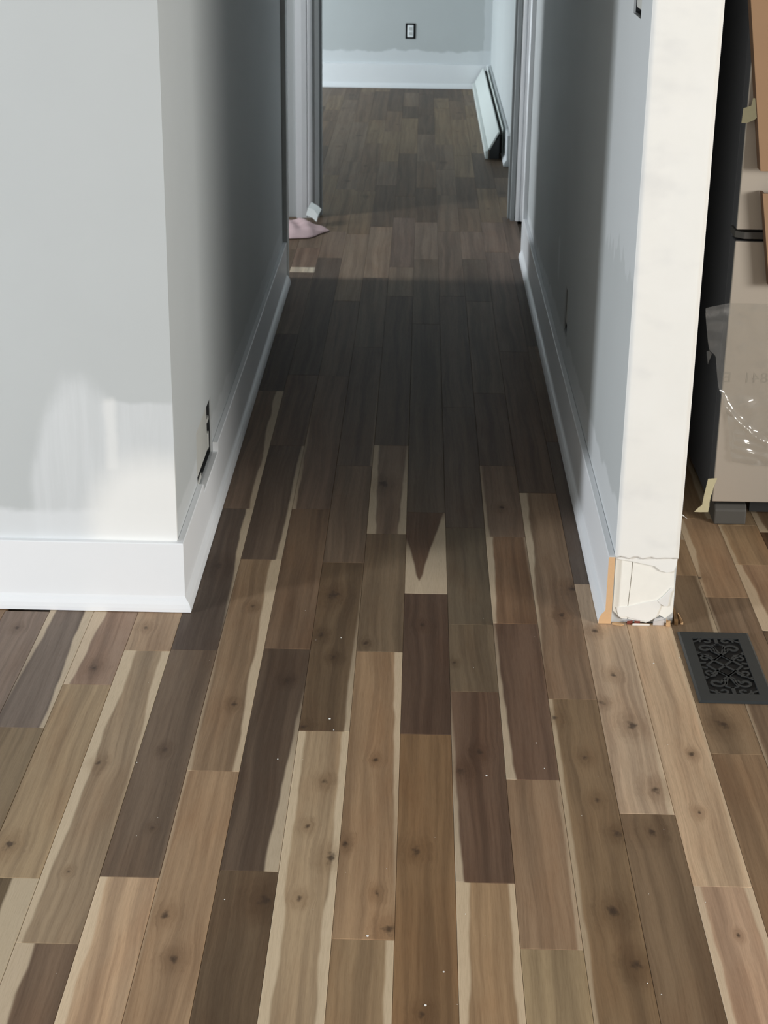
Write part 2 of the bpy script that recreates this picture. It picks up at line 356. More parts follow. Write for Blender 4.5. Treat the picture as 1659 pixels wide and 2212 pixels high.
# ------------------------------------------------------------------ floor: a slab with individual planks
W = 0.0916; PX = -0.0155
KN = ('knot_a', 'knot_b', 'knot_c', 'knot_d', 'knot_e', 'knot_f')
def plank_material():
    t = NT('acacia_plank'); uvn = t.n('ShaderNodeUVMap'); uvn.uv_map = 'uv'
    x, y, _ = t.xyz(uvn.outputs[0])
    e = t.xyz(t.attr('edge').outputs['Vector']); tint = t.attr('tint').outputs['Color']
    sL = t.xyz(t.attr('sap_left').outputs['Vector']); sR = t.xyz(t.attr('sap_right').outputs['Vector'])
    seed = t.attr('seed').outputs['Fac']
    u = t.ma('DIVIDE', t.ma('SUBTRACT', x, e[0]), W); v = t.ma('DIVIDE', t.ma('SUBTRACT', y, e[1]), e[2])
    so = t.ma('MULTIPLY', seed, 17.3)
    # knots and the grain bending round them
    knot = 0.0; halo = 0.0; bend = 0.0
    wob = t.noise(t.vec(t.ma('MULTIPLY', x, 90), t.ma('MULTIPLY', y, 60), so), 1.0, 2)
    for k in KN:
        kx, ky, kr = t.xyz(t.attr(k).outputs['Vector'])
        r = t.ma('MAXIMUM', kr, 0.0008)
        dx = t.ma('DIVIDE', t.ma('SUBTRACT', x, kx), r); dy = t.ma('DIVIDE', t.ma('SUBTRACT', y, ky), t.ma('MULTIPLY', r, 1.7))
        d = t.ma('SQRT', t.ma('ADD', t.ma('MULTIPLY', dx, dx), t.ma('MULTIPLY', dy, dy)))
        d = t.ma('ADD', d, t.ma('MULTIPLY', t.ma('SUBTRACT', wob, 0.5), 2.2))
        on = t.step(kr, 0.001, 0.002)
        knot = t.ma('MAXIMUM', knot, t.ma('MULTIPLY', on, t.step(d, 1.0, 0.0)))
        halo = t.ma('MAXIMUM', halo, t.ma('MULTIPLY', on, t.step(d, 4.2, 0.6)))
        bend = t.ma('ADD', bend, t.ma('MULTIPLY', on, t.ma('MULTIPLY', t.ma('MULTIPLY', dx, -0.006), t.ma('EXPONENT', t.ma('MULTIPLY', t.ma('MULTIPLY', d, d), -0.15)))))
    xb = t.ma('ADD', x, bend)
    drift = t.ma('MULTIPLY', t.ma('SUBTRACT', t.noise(t.vec(so, t.ma('MULTIPLY', y, 2.2), t.ma('MULTIPLY', x, 6)), 1.0, 2), 0.5), 0.035)
    xd = t.ma('ADD', xb, drift)
    wide = t.noise(t.vec(t.ma('MULTIPLY', xd, 42), t.ma('MULTIPLY', y, 0.9), so), 1.0, 4, 0.6)
    mid = t.noise(t.vec(t.ma('MULTIPLY', xd, 130), t.ma('MULTIPLY', y, 2.6), so), 1.0, 4, 0.6)
    fine = t.noise(t.vec(t.ma('MULTIPLY', xb, 900), t.ma('MULTIPLY', y, 30), so), 1.0, 4, 0.7)
    cloud = t.noise(t.vec(t.ma('MULTIPLY', x, 14), t.ma('MULTIPLY', y, 3.5), so), 1.0, 3)
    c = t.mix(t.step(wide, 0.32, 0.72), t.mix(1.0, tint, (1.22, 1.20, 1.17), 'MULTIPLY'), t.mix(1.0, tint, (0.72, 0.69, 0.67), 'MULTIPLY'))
    c = t.mix(t.ma('MULTIPLY', t.step(mid, 0.45, 0.75), 0.38), c, t.mix(1.0, tint, (0.56, 0.50, 0.46), 'MULTIPLY'))
    c = t.mix(t.ma('MULTIPLY', t.step(cloud, 0.42, 0.75), 0.5), c, t.mix(1.0, c, (0.86, 0.73, 0.64), 'MULTIPLY'))
    # pale sapwood along the edges, with a wandering border
    wa = t.ma('SUBTRACT', t.noise(t.vec(so, t.ma('MULTIPLY', y, 5), 0.3), 1.0, 2), 0.5)
    for q, uu in ((sL, u), (sR, t.ma('SUBTRACT', 1.0, u))):
        wd = t.ma('ADD', q[0], t.ma('MULTIPLY', t.ma('SUBTRACT', q[1], q[0]), v))
        on = t.ma('MULTIPLY', wd, 8, clamp=True)
        wd = t.ma('ADD', wd, t.ma('MULTIPLY', t.ma('MULTIPLY', wa, 0.22), on))
        mk = t.ma('MULTIPLY', t.step(uu, t.ma('ADD', wd, 0.03), t.ma('SUBTRACT', wd, 0.03)), on)
        sap = t.mix(0.72, t.mix(1.0, tint, (1.5, 1.5, 1.45), 'MULTIPLY'), lin((224, 205, 176)))
        sap = t.mix(t.ma('MULTIPLY', t.step(mid, 0.4, 0.8), 0.25), sap, lin((200, 178, 146)))
        c = t.mix(t.ma('MULTIPLY', mk, 0.88), c, sap)
    c = t.mix(t.ma('MULTIPLY', halo, 0.48), c, t.mix(1.0, c, (0.55, 0.47, 0.40), 'MULTIPLY'))
    c = t.mix(t.ma('MULTIPLY', knot, 0.80), c, lin((62, 48, 38)))
    c = t.mix(t.ma('MULTIPLY', t.step(fine, 0.42, 0.72), 0.42), c, t.mix(1.0, c, (0.66, 0.62, 0.58), 'MULTIPLY'))
    t.bump(fine, 0.12, 0.0006)
    t.set(Base_Color=c, Roughness=t.ma('ADD', 0.44, t.ma('MULTIPLY', fine, 0.16)), Specular_IOR_Level=0.22)
    return t.m
M['plank'] = plank_material()
M['subfloor'] = plain('subfloor', (96, 82, 66), 0.7)
m = MB(); m.box((-4.2, -3.2, -0.08), (4.4, 11.2, -0.012))
floor = struct(m.build('floor', M['subfloor']))

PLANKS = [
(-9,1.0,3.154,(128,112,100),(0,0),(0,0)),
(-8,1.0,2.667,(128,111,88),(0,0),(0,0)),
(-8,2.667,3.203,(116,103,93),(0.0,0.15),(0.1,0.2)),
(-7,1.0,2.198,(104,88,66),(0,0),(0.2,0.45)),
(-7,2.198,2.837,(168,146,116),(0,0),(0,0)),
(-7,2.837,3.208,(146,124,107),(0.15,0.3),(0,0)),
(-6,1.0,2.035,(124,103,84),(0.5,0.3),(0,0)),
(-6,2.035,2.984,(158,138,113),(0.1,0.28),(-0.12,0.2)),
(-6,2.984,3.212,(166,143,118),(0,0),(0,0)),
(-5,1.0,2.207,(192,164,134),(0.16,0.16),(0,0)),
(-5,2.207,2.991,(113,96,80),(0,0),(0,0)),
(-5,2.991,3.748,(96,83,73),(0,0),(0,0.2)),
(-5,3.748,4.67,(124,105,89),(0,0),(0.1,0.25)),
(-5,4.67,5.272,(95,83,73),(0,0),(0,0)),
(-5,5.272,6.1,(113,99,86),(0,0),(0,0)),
(-5,6.1,6.179,(215,205,185),(0,0),(0,0)),  # short pale piece, paints a slit of light on the floor
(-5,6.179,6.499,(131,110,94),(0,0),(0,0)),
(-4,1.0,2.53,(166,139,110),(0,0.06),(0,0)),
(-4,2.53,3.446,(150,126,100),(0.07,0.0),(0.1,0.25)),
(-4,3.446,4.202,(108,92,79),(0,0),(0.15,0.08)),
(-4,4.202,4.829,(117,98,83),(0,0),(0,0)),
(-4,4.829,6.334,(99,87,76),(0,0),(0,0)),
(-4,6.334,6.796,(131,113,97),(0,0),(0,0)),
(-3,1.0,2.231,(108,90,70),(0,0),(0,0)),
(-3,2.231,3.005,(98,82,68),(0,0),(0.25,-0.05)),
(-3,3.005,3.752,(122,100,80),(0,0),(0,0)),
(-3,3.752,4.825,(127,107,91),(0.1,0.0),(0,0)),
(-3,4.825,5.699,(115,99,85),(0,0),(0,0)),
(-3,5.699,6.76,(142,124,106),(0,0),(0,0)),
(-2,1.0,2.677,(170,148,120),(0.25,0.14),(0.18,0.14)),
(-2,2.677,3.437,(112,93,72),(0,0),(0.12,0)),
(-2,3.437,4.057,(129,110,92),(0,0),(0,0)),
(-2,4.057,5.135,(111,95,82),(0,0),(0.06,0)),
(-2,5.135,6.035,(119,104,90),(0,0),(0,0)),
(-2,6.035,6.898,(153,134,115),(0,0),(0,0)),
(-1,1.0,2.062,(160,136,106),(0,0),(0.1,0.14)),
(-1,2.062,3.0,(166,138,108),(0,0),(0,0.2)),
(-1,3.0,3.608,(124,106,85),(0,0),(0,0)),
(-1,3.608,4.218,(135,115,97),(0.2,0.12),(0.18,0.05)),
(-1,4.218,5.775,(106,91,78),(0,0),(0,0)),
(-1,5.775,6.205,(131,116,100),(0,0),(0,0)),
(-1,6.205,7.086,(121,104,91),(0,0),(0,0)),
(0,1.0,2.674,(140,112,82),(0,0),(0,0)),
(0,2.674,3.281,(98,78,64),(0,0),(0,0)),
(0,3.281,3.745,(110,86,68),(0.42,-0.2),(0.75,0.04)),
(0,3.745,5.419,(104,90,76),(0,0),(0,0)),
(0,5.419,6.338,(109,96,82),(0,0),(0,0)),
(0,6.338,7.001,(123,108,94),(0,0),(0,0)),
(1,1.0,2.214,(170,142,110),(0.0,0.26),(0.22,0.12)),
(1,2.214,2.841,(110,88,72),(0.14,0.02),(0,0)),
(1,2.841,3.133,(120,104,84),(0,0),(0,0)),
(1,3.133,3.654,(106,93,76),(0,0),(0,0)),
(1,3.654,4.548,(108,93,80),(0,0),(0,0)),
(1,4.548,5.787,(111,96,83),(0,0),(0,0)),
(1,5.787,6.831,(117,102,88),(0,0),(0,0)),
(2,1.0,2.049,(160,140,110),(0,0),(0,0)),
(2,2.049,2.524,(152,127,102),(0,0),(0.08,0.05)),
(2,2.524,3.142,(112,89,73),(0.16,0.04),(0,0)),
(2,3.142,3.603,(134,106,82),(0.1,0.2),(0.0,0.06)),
(2,3.603,4.077,(133,112,94),(0.1,0.05),(0,0)),
(2,4.077,4.682,(111,94,81),(0,0),(0,0)),
(2,4.682,5.724,(120,105,91),(0,0),(0,0)),
(2,5.724,6.351,(104,91,78),(0,0),(0,0)),
(2,6.351,6.838,(126,109,95),(0,0),(0,0)),
(3,1.0,2.819,(138,115,88),(0.05,0.1),(0,0)),
(3,2.819,3.888,(144,120,97),(0.0,0.2),(0,0)),
(3,3.888,5.113,(114,96,82),(0,0),(0,0)),
(3,5.113,6.474,(117,102,90),(0,0),(0,0)),
(3,6.474,7.023,(127,109,95),(0,0),(0,0)),
(4,1.0,2.423,(130,109,86),(0,0),(0,0)),
(4,2.423,3.347,(201,177,151),(0,0),(0.1,0.0)),
(4,3.347,4.269,(102,90,81),(0,0),(0,0)),
(4,4.269,5.18,(121,104,89),(0,0),(0,0)),
(4,5.18,6.365,(101,90,80),(0,0),(0,0)),
(4,6.365,7.122,(115,100,88),(0,0),(0,0)),
(5,1.0,2.218,(192,162,136),(0.24,0.1),(0.12,0.12)),
(5,2.218,3.284,(206,179,149),(0,0),(0.06,0.08)),
(6,1.0,2.627,(150,124,97),(0,0),(0,0)),
(6,2.627,3.088,(142,120,95),(0,0),(0,0)),
(6,3.088,3.405,(132,112,90),(0,0),(0.1,0.05)),
(6,3.405,3.608,(165,139,110),(0.1,0.2),(0,0)),
(6,3.608,3.765,(120,96,78),(0,0),(0.1,0.1)),
(7,1.0,3.293,(134,113,92),(0.06,0.05),(0,0)),
(7,3.293,3.74,(168,140,112),(0.05,0.2),(0,0)),
(8,1.0,3.133,(120,100,80),(0,0),(0,0)),
(8,3.133,3.47,(172,142,114),(0.3,0.2),(0,0)),
(8,3.47,3.701,(166,140,110),(0.1,0.1),(0,0)),
(9,1.0,3.663,(100,78,60),(0,0),(0,0)),
]
KNOTS = [(0.014,2.296,0.0096),(0.025,1.896,0.007),(0.023,3.126,0.0076),(0.092,2.548,0.0104),(0.126,2.613,0.0082),(0.085,2.96,0.0054),(0.212,3.785,0.0078),(0.404,2.723,0.0118),(0.42,2.501,0.0103),(0.392,2.921,0.0081),(0.399,2.368,0.0106),(0.491,2.094,0.0041),(0.484,2.431,0.0054),(0.499,2.625,0.0057),(0.571,2.733,0.0119),(0.308,2.604,0.0073),(0.318,2.464,0.007),(0.341,2.362,0.0075),(0.311,2.147,0.0112),(0.333,2.016,0.0106),(0.265,2.744,0.0085),(0.359,2.807,0.0069),(-0.044,2.178,0.0064),(-0.025,2.085,0.0096),(-0.057,2.581,0.0057),(-0.099,2.314,0.0074),(-0.074,3.932,0.015),(-0.143,2.504,0.0071),(-0.162,2.361,0.006),(-0.119,2.273,0.0102),(-0.161,2.161,0.0063),(-0.151,2.971,0.0073),(-0.182,3.069,0.0093),(-0.191,2.691,0.0075),(-0.214,2.15,0.0126),(-0.234,2.87,0.007),(-0.356,2.11,0.0083),(-0.332,2.007,0.0079),(-0.332,3.198,0.0067),(-0.326,2.773,0.0077),(-0.43,2.597,0.0065),(-0.414,2.347,0.0052),(-0.537,2.548,0.0072),(-0.525,2.218,0.0043),(-0.633,2.288,0.0103),(-0.609,2.906,0.0098),(-0.798,3.072,0.0065),(-0.429,3.406,0.0142),(0.312,3.184,0.0087),(0.346,3.318,0.012),(0.374,3.117,0.0076),(-0.538,3.089,0.0066),(0.629,3.393,0.0061),(-0.166,3.264,0.0157),(-0.09,3.035,0.0065),(0.72,3.131,0.0076)]
nplank = 0
def plank(k, x0, x1, y0, y1, col, sl=(0, 0), sr=(0, 0), rnd=None):
    global nplank
    gx, gy, b = 0.0002, 0.0002, 0.0008
    zt = random.uniform(-0.0003, 0.0)
    a0, a1, c0, c1 = x0 + gx, x1 - gx, y0 + gy, y1 - gy
    V = [(a0, c0, -0.0118), (a1, c0, -0.0118), (a1, c1, -0.0118), (a0, c1, -0.0118),
         (a0, c0, zt - b), (a1, c0, zt - b), (a1, c1, zt - b), (a0, c1, zt - b),
         (a0 + b, c0 + b, zt), (a1 - b, c0 + b, zt), (a1 - b, c1 - b, zt), (a0 + b, c1 - b, zt)]
    Fc = [(0, 1, 5, 4), (1, 2, 6, 5), (2, 3, 7, 6), (3, 0, 4, 7), (4, 5, 9, 8), (5, 6, 10, 9), (6, 7, 11, 10), (7, 4, 8, 11), (8, 9, 10, 11), (3, 2, 1, 0)]
    me = bpy.data.meshes.new('plank'); me.from_pydata(V, [], Fc); me.materials.append(M['plank'])
    uv = me.uv_layers.new(name='uv')
    for lp in me.loops:
        p = me.vertices[lp.vertex_index].co; uv.data[lp.index].uv = (p.x, p.y)
    o = bpy.data.objects.new('plank', me); COL.objects.link(o); o.parent = floor
    ex = PX + k * W
    o['tint'] = list(lin(col)); o['edge'] = [ex, y0, y1 - y0]
    o['sap_left'] = [float(sl[0]), float(sl[1]), 0.0]; o['sap_right'] = [float(sr[0]), float(sr[1]), 0.0]
    o['seed'] = random.uniform(0, 50)
    ks = [q for q in KNOTS if x0 <= q[0] <= x1 and y0 <= q[1] <= y1][:6]
    if not ks and rnd and rnd.random() < 0.4:
        ks = [(rnd.uniform(x0 + 0.02, x1 - 0.02), rnd.uniform(y0 + .05, y1 - .05), rnd.uniform(0.004, 0.009))]
    for i, nm in enumerate(KN):
        o[nm] = [float(c) for c in ks[i]] if i < len(ks) else [0.0, 0.0, 0.0]
    nplank += 1
TONES = [(176, 152, 122), (162, 136, 107), (150, 126, 100), (138, 114, 90), (128, 110, 88), (116, 98, 80), (104, 88, 72), (96, 82, 68), (120, 104, 88)]
rnd = random.Random(11)
def fill(k, y0, y1, x0=None, x1=None):
    a = PX + k * W if x0 is None else max(x0, PX + k * W); b = PX + (k + 1) * W if x1 is None else min(x1, PX + (k + 1) * W)
    if b - a < 0.01: return
    y = y0
    while y1 - y > 0.004:
        ln = rnd.choice((0.45, 0.6, 0.75, 0.9, 1.2)) * rnd.uniform(0.9, 1.05)
        if y1 - (y + ln) < 0.15: ln = y1 - y
        sl = (rnd.uniform(0, .25), rnd.uniform(0, .25)) if rnd.random() < 0.3 else (0, 0)
        sr = (rnd.uniform(0, .25), rnd.uniform(0, .25)) if rnd.random() < 0.25 else (0, 0)
        plank(k, a, b, y, y + ln, rnd.choice(TONES if y < 5 else TONES[4:]), *((sl, sr) if y < 5 else ((0, 0), (0, 0))), rnd); y += ln  # far planks limited to darker tones without sapwood, dimness put into the colour
top = {}
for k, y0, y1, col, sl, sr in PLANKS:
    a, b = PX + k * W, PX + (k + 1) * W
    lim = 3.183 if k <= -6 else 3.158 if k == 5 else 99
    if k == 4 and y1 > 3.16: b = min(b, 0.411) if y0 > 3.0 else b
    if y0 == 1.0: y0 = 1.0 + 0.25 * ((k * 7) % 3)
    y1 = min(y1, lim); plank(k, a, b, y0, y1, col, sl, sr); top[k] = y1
for k in range(-14, 15):
    if k < -9 or k > 9: fill(k, 1.3, 3.183 if k < 0 else 4.5)
for k in (6, 7, 8, 9): fill(k, top[k], 4.5)
for k in range(-5, 5): fill(k, top[k], 11.02, None, 0.433 if k == 4 else None)
for k in range(-12, -5): fill(k, 6.0, 7.063)
for k in range(-14, -5): fill(k, 7.063 if k > -6 else 7.06, 11.02)
print('planks', nplank)

# ------------------------------------------------------------------ electrical boxes in the walls
def wall_box(name, label, X, face, y0, y1, z0, z1, depth, body, lip):
    t = thing(name, label, 'electrical box', (X, (y0 + y1) / 2, z0))
    s = -face                                                # into the wall
    m = MB(); q = 0.0012
    m.box((X + s * depth, y0 + q, z0 + q), (X + s * (depth + 0.002), y1 - q, z1 - q)); m.build('back', M['dark_hole'], t)
    for (a, b, e, g) in ((y0 + q, y1 - q, z0 + q, z0 + 0.003), (y0 + q, y1 - q, z1 - 0.003, z1 - q), (y0 + q, y0 + 0.003, z0 + q, z1 - q), (y1 - 0.003, y1 - q, z0 + q, z1 - q)):
        m = MB(); m.box((X + s * 0.004, a, e), (X + s * depth, b, g)); m.build('side', M['box_dark'], t)
    m = MB()
    m.box((X + s * 0.004, y0 + body[0], z0 + body[2]), (X + s * (depth - 0.004), y1 - body[1], z1 - body[3])); dv = m.build('device', M['box_grey'], t, bevel=0.003)
    return t, dv
t, dv = wall_box('outlet_box', 'open electrical box without a cover, just above the baseboard of the left hallway wall', -0.4826, 1, 3.518, 3.79, 0.128, 0.268, 0.05, (0.004, 0.055, 0.022, 0.006), 0)
m = MB(); m.box((-0.492, 3.742, 0.150), (-0.486, 3.762, 0.190)); m.build('yoke', M['box_grey'], t, bevel=0.001)
m = MB(); m.box((-0.494, 3.742, 0.215), (-0.4865, 3.772, 0.225)); m.build('yoke', M['box_grey'], t, bevel=0.001)
m = MB(); m.box((-0.4865, 3.53, 0.134), (-0.4845, 3.60, 0.145)); m.build('clamp', M['box_grey'], t)
t, dv = wall_box('outlet_box', 'narrow uncovered electrical box low on the dark right hallway wall', 0.411, -1, 4.505, 4.600, 0.222, 0.346, 0.045, (0.018, 0.012, 0.02, 0.012), 0)
t, dv = wall_box('switch_box', 'uncovered switch box at the top of the right hallway wall', 0.411, -1, 3.318, 3.440, 1.182, 1.300, 0.04, (0.012, 0.012, 0.012, 0.012), 0)

# far-room outlet: white receptacle in a dark uncovered box
t = thing('wall_outlet', 'white receptacle in an uncovered dark box on the far wall', 'outlet', (-0.0758, 11.02, 0.303))
m = MB(); m.box((-0.1072, 11.05, 0.3038), (-0.0444, 11.055, 0.3982)); m.build('back', M['dark_hole'], t)
for (a, b, e, g) in ((-0.1074, -0.1040, 0.3036, 0.3984), (-0.0476, -0.0442, 0.3036, 0.3984), (-0.104, -0.0476, 0.3036, 0.3065), (-0.104, -0.0476, 0.3955, 0.3984)):
    m = MB(); m.box((a, 11.018, e), (b, 11.05, g)); m.build('side', M['box_dark'], t)
m = MB(); m.box((-0.0955, 11.012, 0.3150), (-0.0575, 11.048, 0.3880)); rc = m.build('receptacle', M['trim'], t, bevel=0.003)
for zc in (0.337, 0.366):
    m = MB(); m.box((-0.0875, 11.0105, zc - 0.010), (-0.0655, 11.0125, zc + 0.010)); m.build('socket_face', M['trim_dull'], rc, bevel=0.001)

# ------------------------------------------------------------------ baseboard heater of the far room
M['heater'] = plain('heater_enamel', (216, 222, 218), 0.4, vary=0.03)
t = thing('baseboard_heater', 'long white electric baseboard heater along the right wall of the far room', 'heater', (0.38, 8.49, 0))
def along(poly, y0, y1, mat, name, parent=t, bevel=0.0):
    m = MB(); m.prism(poly, lambda a, b, d: (a, d, b), y0, y1); return m.build(name, mat, parent, bevel)
along([(0.324, 0.004), (0.338, 0.004), (0.338, 0.046), (0.324, 0.042)], 8.49, 10.98, M['heater'], 'bottom_rail')
along([(0.338, 0.050), (0.345, 0.044), (0.392, 0.134), (0.386, 0.138)], 8.50, 10.98, M['heater'], 'front_panel')
along([(0.393, 0.03), (0.4065, 0.03), (0.4065, 0.120), (0.393, 0.120)], 8.52, 10.97, M['dark_hole'], 'slot')
along([(0.4070, 0.004), (0.4075, 0.155), (0.4070, 0.158), (0.4066, 0.004)], 8.50, 10.98, M['heater'], 'back_panel')
along([(0.345, 0.004), (0.392, 0.004), (0.392, 0.12), (0.345, 0.045)], 8.495, 8.499, M['box_dark'], 'end_plate')

# ------------------------------------------------------------------ floor register with a scrollwork grille
M['gasket'] = plain('gasket_black', (14, 14, 15), 0.7)
M['register'] = plain('black_register_metal', (56, 59, 60), 0.5, 0.15, vary=0.12, scale=60)
RX, RY, RW, RL = 0.6125, 2.963, 0.1430, 0.2995
t = thing('floor_register', 'black metal floor register with scrollwork grille in front of the wall end', 'vent', (RX, RY, 0))
hx, hy, ox, oy = RW / 2, RL / 2, 0.0465, 0.1185
def ring(m, a, b, za, zb):                                   # rectangular ring from half-size a to half-size b
    A = [(RX - a[0], RY - a[1], za), (RX + a[0], RY - a[1], za), (RX + a[0], RY + a[1], za), (RX - a[0], RY + a[1], za)]
    B = [(RX - b[0], RY - b[1], zb), (RX + b[0], RY - b[1], zb), (RX + b[0], RY + b[1], zb), (RX - b[0], RY + b[1], zb)]
    for i in range(4): m.face([A[i], A[(i + 1) % 4], B[(i + 1) % 4], B[i]])
m = MB()
ring(m, (hx, hy), (hx, hy), 0.0004, 0.0022); ring(m, (hx, hy), (hx - 0.004, hy - 0.004), 0.0022, 0.0050)
ring(m, (hx - 0.004, hy - 0.004), (ox, oy), 0.0050, 0.0050); ring(m, (ox, oy), (ox, oy), 0.0050, 0.0012); ring(m, (ox, oy), (hx, hy), 0.0012, 0.0004)
m.build('frame', M['register'], t)
m = MB(); m.box((RX - ox, RY - oy, 0.0004), (RX + ox, RY + oy, 0.0010)); m.build('dark_backing', M['gasket'], t)  # black sheet painting the darkness below the grille; the floor has no opening
def ribbon(m, pts, w, z0=0.0036, z1=0.0048):                  # flat bar following a plan curve
    n = len(pts); L = []
    for i in range(n):
        a = Vector(pts[max(0, i - 1)]); b = Vector(pts[min(n - 1, i + 1)]); d = (b - a).normalized(); nn = Vector((-d.y, d.x))
        p = Vector(pts[i]); ww = (w[i] if isinstance(w, list) else w) / 2
        L.append((p + nn * ww, p - nn * ww))
    for i in range(n - 1):
        (a, b), (c, d) = L[i], L[i + 1]
        T = [(RX + q.x, RY + q.y, z1) for q in (a, b, d, c)]; Bt = [(RX + q.x, RY + q.y, z0) for q in (a, b, d, c)]
        m.face(T); m.face([T[0], T[3], Bt[3], Bt[0]]); m.face([T[1], T[2], Bt[2], Bt[1]])
        if i == 0: m.face([T[0], T[1], Bt[1], Bt[0]])
        if i == n - 2: m.face([T[2], T[3], Bt[3], Bt[2]])
def spiral(cx, cy, r0, r1, a0, a1, n=22):
    return [(cx + (r0 + (r1 - r0) * i / n) * math.cos(a0 + (a1 - a0) * i / n), cy + (r0 + (r1 - r0) * i / n) * math.sin(a0 + (a1 - a0) * i / n)) for i in range(n + 1)]
bw = 0.0044
for sx in (-1, 1):
    for sy in (-1, 1):
        fl = lambda pts: [(sx * a, sy * b) for a, b in pts]
        for pts in ([(0, 0), (0.0465, 0.058)], [(-0.018, 0.020), (0.014, 0.062), (0.020, 0.074)], [(0, 0.0445), (0.020, 0.020), (0.034, 0.0)]):
            m = MB(); ribbon(m, fl(pts), bw); m.build('lattice', M['register'], t)
        m = MB()
        ribbon(m, fl(spiral(0.0265, 0.073, 0.0185, 0.004, math.pi * 1.25, -math.pi * 0.95)), [bw + 0.0016 * (i / 22) for i in range(23)])
        m.build('scroll', M['register'], t)
        m = MB()
        ribbon(m, fl(spiral(0.033, 0.030, 0.0140, 0.003, math.pi * 1.05, -math.pi * 0.9)), [bw * 0.8 + 0.0012 * (i / 22) for i in range(23)])
        m.build('scroll', M['register'], t)
        m = MB()
        ribbon(m, fl(spiral(0.0195, 0.107, 0.0140, 0.003, -math.pi * 0.1, math.pi * 1.9)), [bw * 0.8 + 0.001 * (i / 22) for i in range(23)])
        m.build('scroll', M['register'], t)
        for pts, wd in (([(0.0465, 0.050), (0.036, 0.047), (0.024, 0.043)], bw * 0.8), ([(0.0465, 0.009), (0.035, 0.012)], bw), ([(0.0, 0.0445), (0.012, 0.088), (0.0, 0.0935)], bw * 0.8), ([(0.0465, 0.103), (0.036, 0.109), (0.032, 0.1185)], bw * 0.8)):
            m = MB(); ribbon(m, fl(pts), wd); m.build('bar', M['register'], t)
for sy in (-1, 1):
    m = MB(); ribbon(m, [(0.0, sy * 0.0905), (0.0, sy * 0.1185)], bw * 1.6); m.build('bar', M['register'], t)

# ------------------------------------------------------------------ refrigerator
FX, FY = 0.6960, 3.690
M['fridge_side'] = plain('black_cabinet_paint', (88, 89, 92), 0.55, vary=0.05, bump=0.05, scale=300)
M['fridge_front'] = plain('wrapped_steel', (204, 194, 181), 0.36, 0.25, vary=0.03, scale=5)
M['foot_grey'] = plain('grey_plastic', (92, 90, 86), 0.5)
t = thing('refrigerator', 'bottom-freezer refrigerator with black side and film-wrapped steel front beside the wall end', 'refrigerator', (FX + 0.38, FY + 0.36, 0))
m = MB(); m.box((FX + 0.004, FY + 0.075, 0.035), (FX + 0.76, 4.46, 1.76)); m.build('cabinet', M['fridge_side'], t, bevel=0.006)
m = MB(); m.box((FX + 0.012, FY + 0.058, 0.06), (FX + 0.75, FY + 0.0745, 1.75)); m.build('gasket', M['gasket'], t)
def front_panel(name, z0, z1):
    m = MB(); m.box((FX, FY + 0.004, z0), (FX + 0.764, FY + 0.0575, z1)); d = m.build(name, M['fridge_side'], t, bevel=0.004)
    m = MB(); m.box((FX + 0.0005, FY, z0 + 0.0005), (FX + 0.7635, FY + 0.006, z1 - 0.0005)); m.build('steel_face', M['fridge_front'], d, bevel=0.0025, segs=3)
    return d
front_panel('freezer_drawer', 0.063, 0.679); front_panel('upper_door', 0.7035, 1.76)
m = MB(); m.prism([(FX + 0.0, FY + 0.012), (FX + 0.018, FY - 0.004), (FX + 0.12, FY - 0.004), (FX + 0.13, FY + 0.012), (FX + 0.13, FY + 0.07), (FX + 0.0, FY + 0.07)], lambda a, b, d: (a, b, d), 0.6845, 0.6995)
m.build('hinge', M['foot_grey'], t, bevel=0.0015)
m = MB(); m.prism([(3.706, 0.0), (3.706, 0.036), (3.716, 0.048), (3.80, 0.050), (3.80, 0.0)], lambda a, b, d: (d, a, b), 0.7076, 0.7825); m.build('foot', M['foot_grey'], t, bevel=0.003)
m = MB(); m.prism([(3.706, 0.0), (3.706, 0.036), (3.716, 0.048), (3.80, 0.050), (3.80, 0.0)], lambda a, b, d: (d, a, b), 1.373, 1.448); m.build('foot', M['foot_grey'], t, bevel=0.003)
m = MB(); m.box((0.80, 3.762, 0.012), (1.36, 3.775, 0.062)); m.build('base_grille', M['box_dark'], t)

# cardboard corner guards, L-section, taped over the doors
M['card'] = plain('brown_cardboard', (172, 138, 107), 0.85, vary=0.04, scale=18)
M['card_edge'] = plain('cardboard_edge', (112, 84, 62), 0.9, vary=0.2, scale=400)
def guard(label, a, b, ext, dep):
    (xa, za), (xb, zb) = a, b
    t = thing('cardboard_guard', label, 'cardboard', (xb, FY - 0.04, zb)); t['group'] = 'cardboard guards on the refrigerator'
    m = MB(); m.prism([(xa, za), (xb, zb), (ext, zb + (0.0)), (ext, za)], yz(FY - 0.040), 0, 0.004); m.build('face', M['card'], t)
    m = MB(); m.prism([(xa + 0.0002, za - 0.0002), (xb + 0.0002, zb + 0.0002), (xb + 0.005, zb + 0.0002), (xa + 0.005, za - 0.0002)], yz(FY - 0.0359), 0, dep); m.build('flange', M['card_edge'], t)
guard('upper brown cardboard guard slanting across the refrigerator door', (0.6655, 1.262), (0.7291, 0.8398), 0.93, 0.0357)
guard('lower brown cardboard guard over the gap above the freezer drawer', (0.7385, 0.792), (0.7720, 0.588), 0.93, 0.0312)

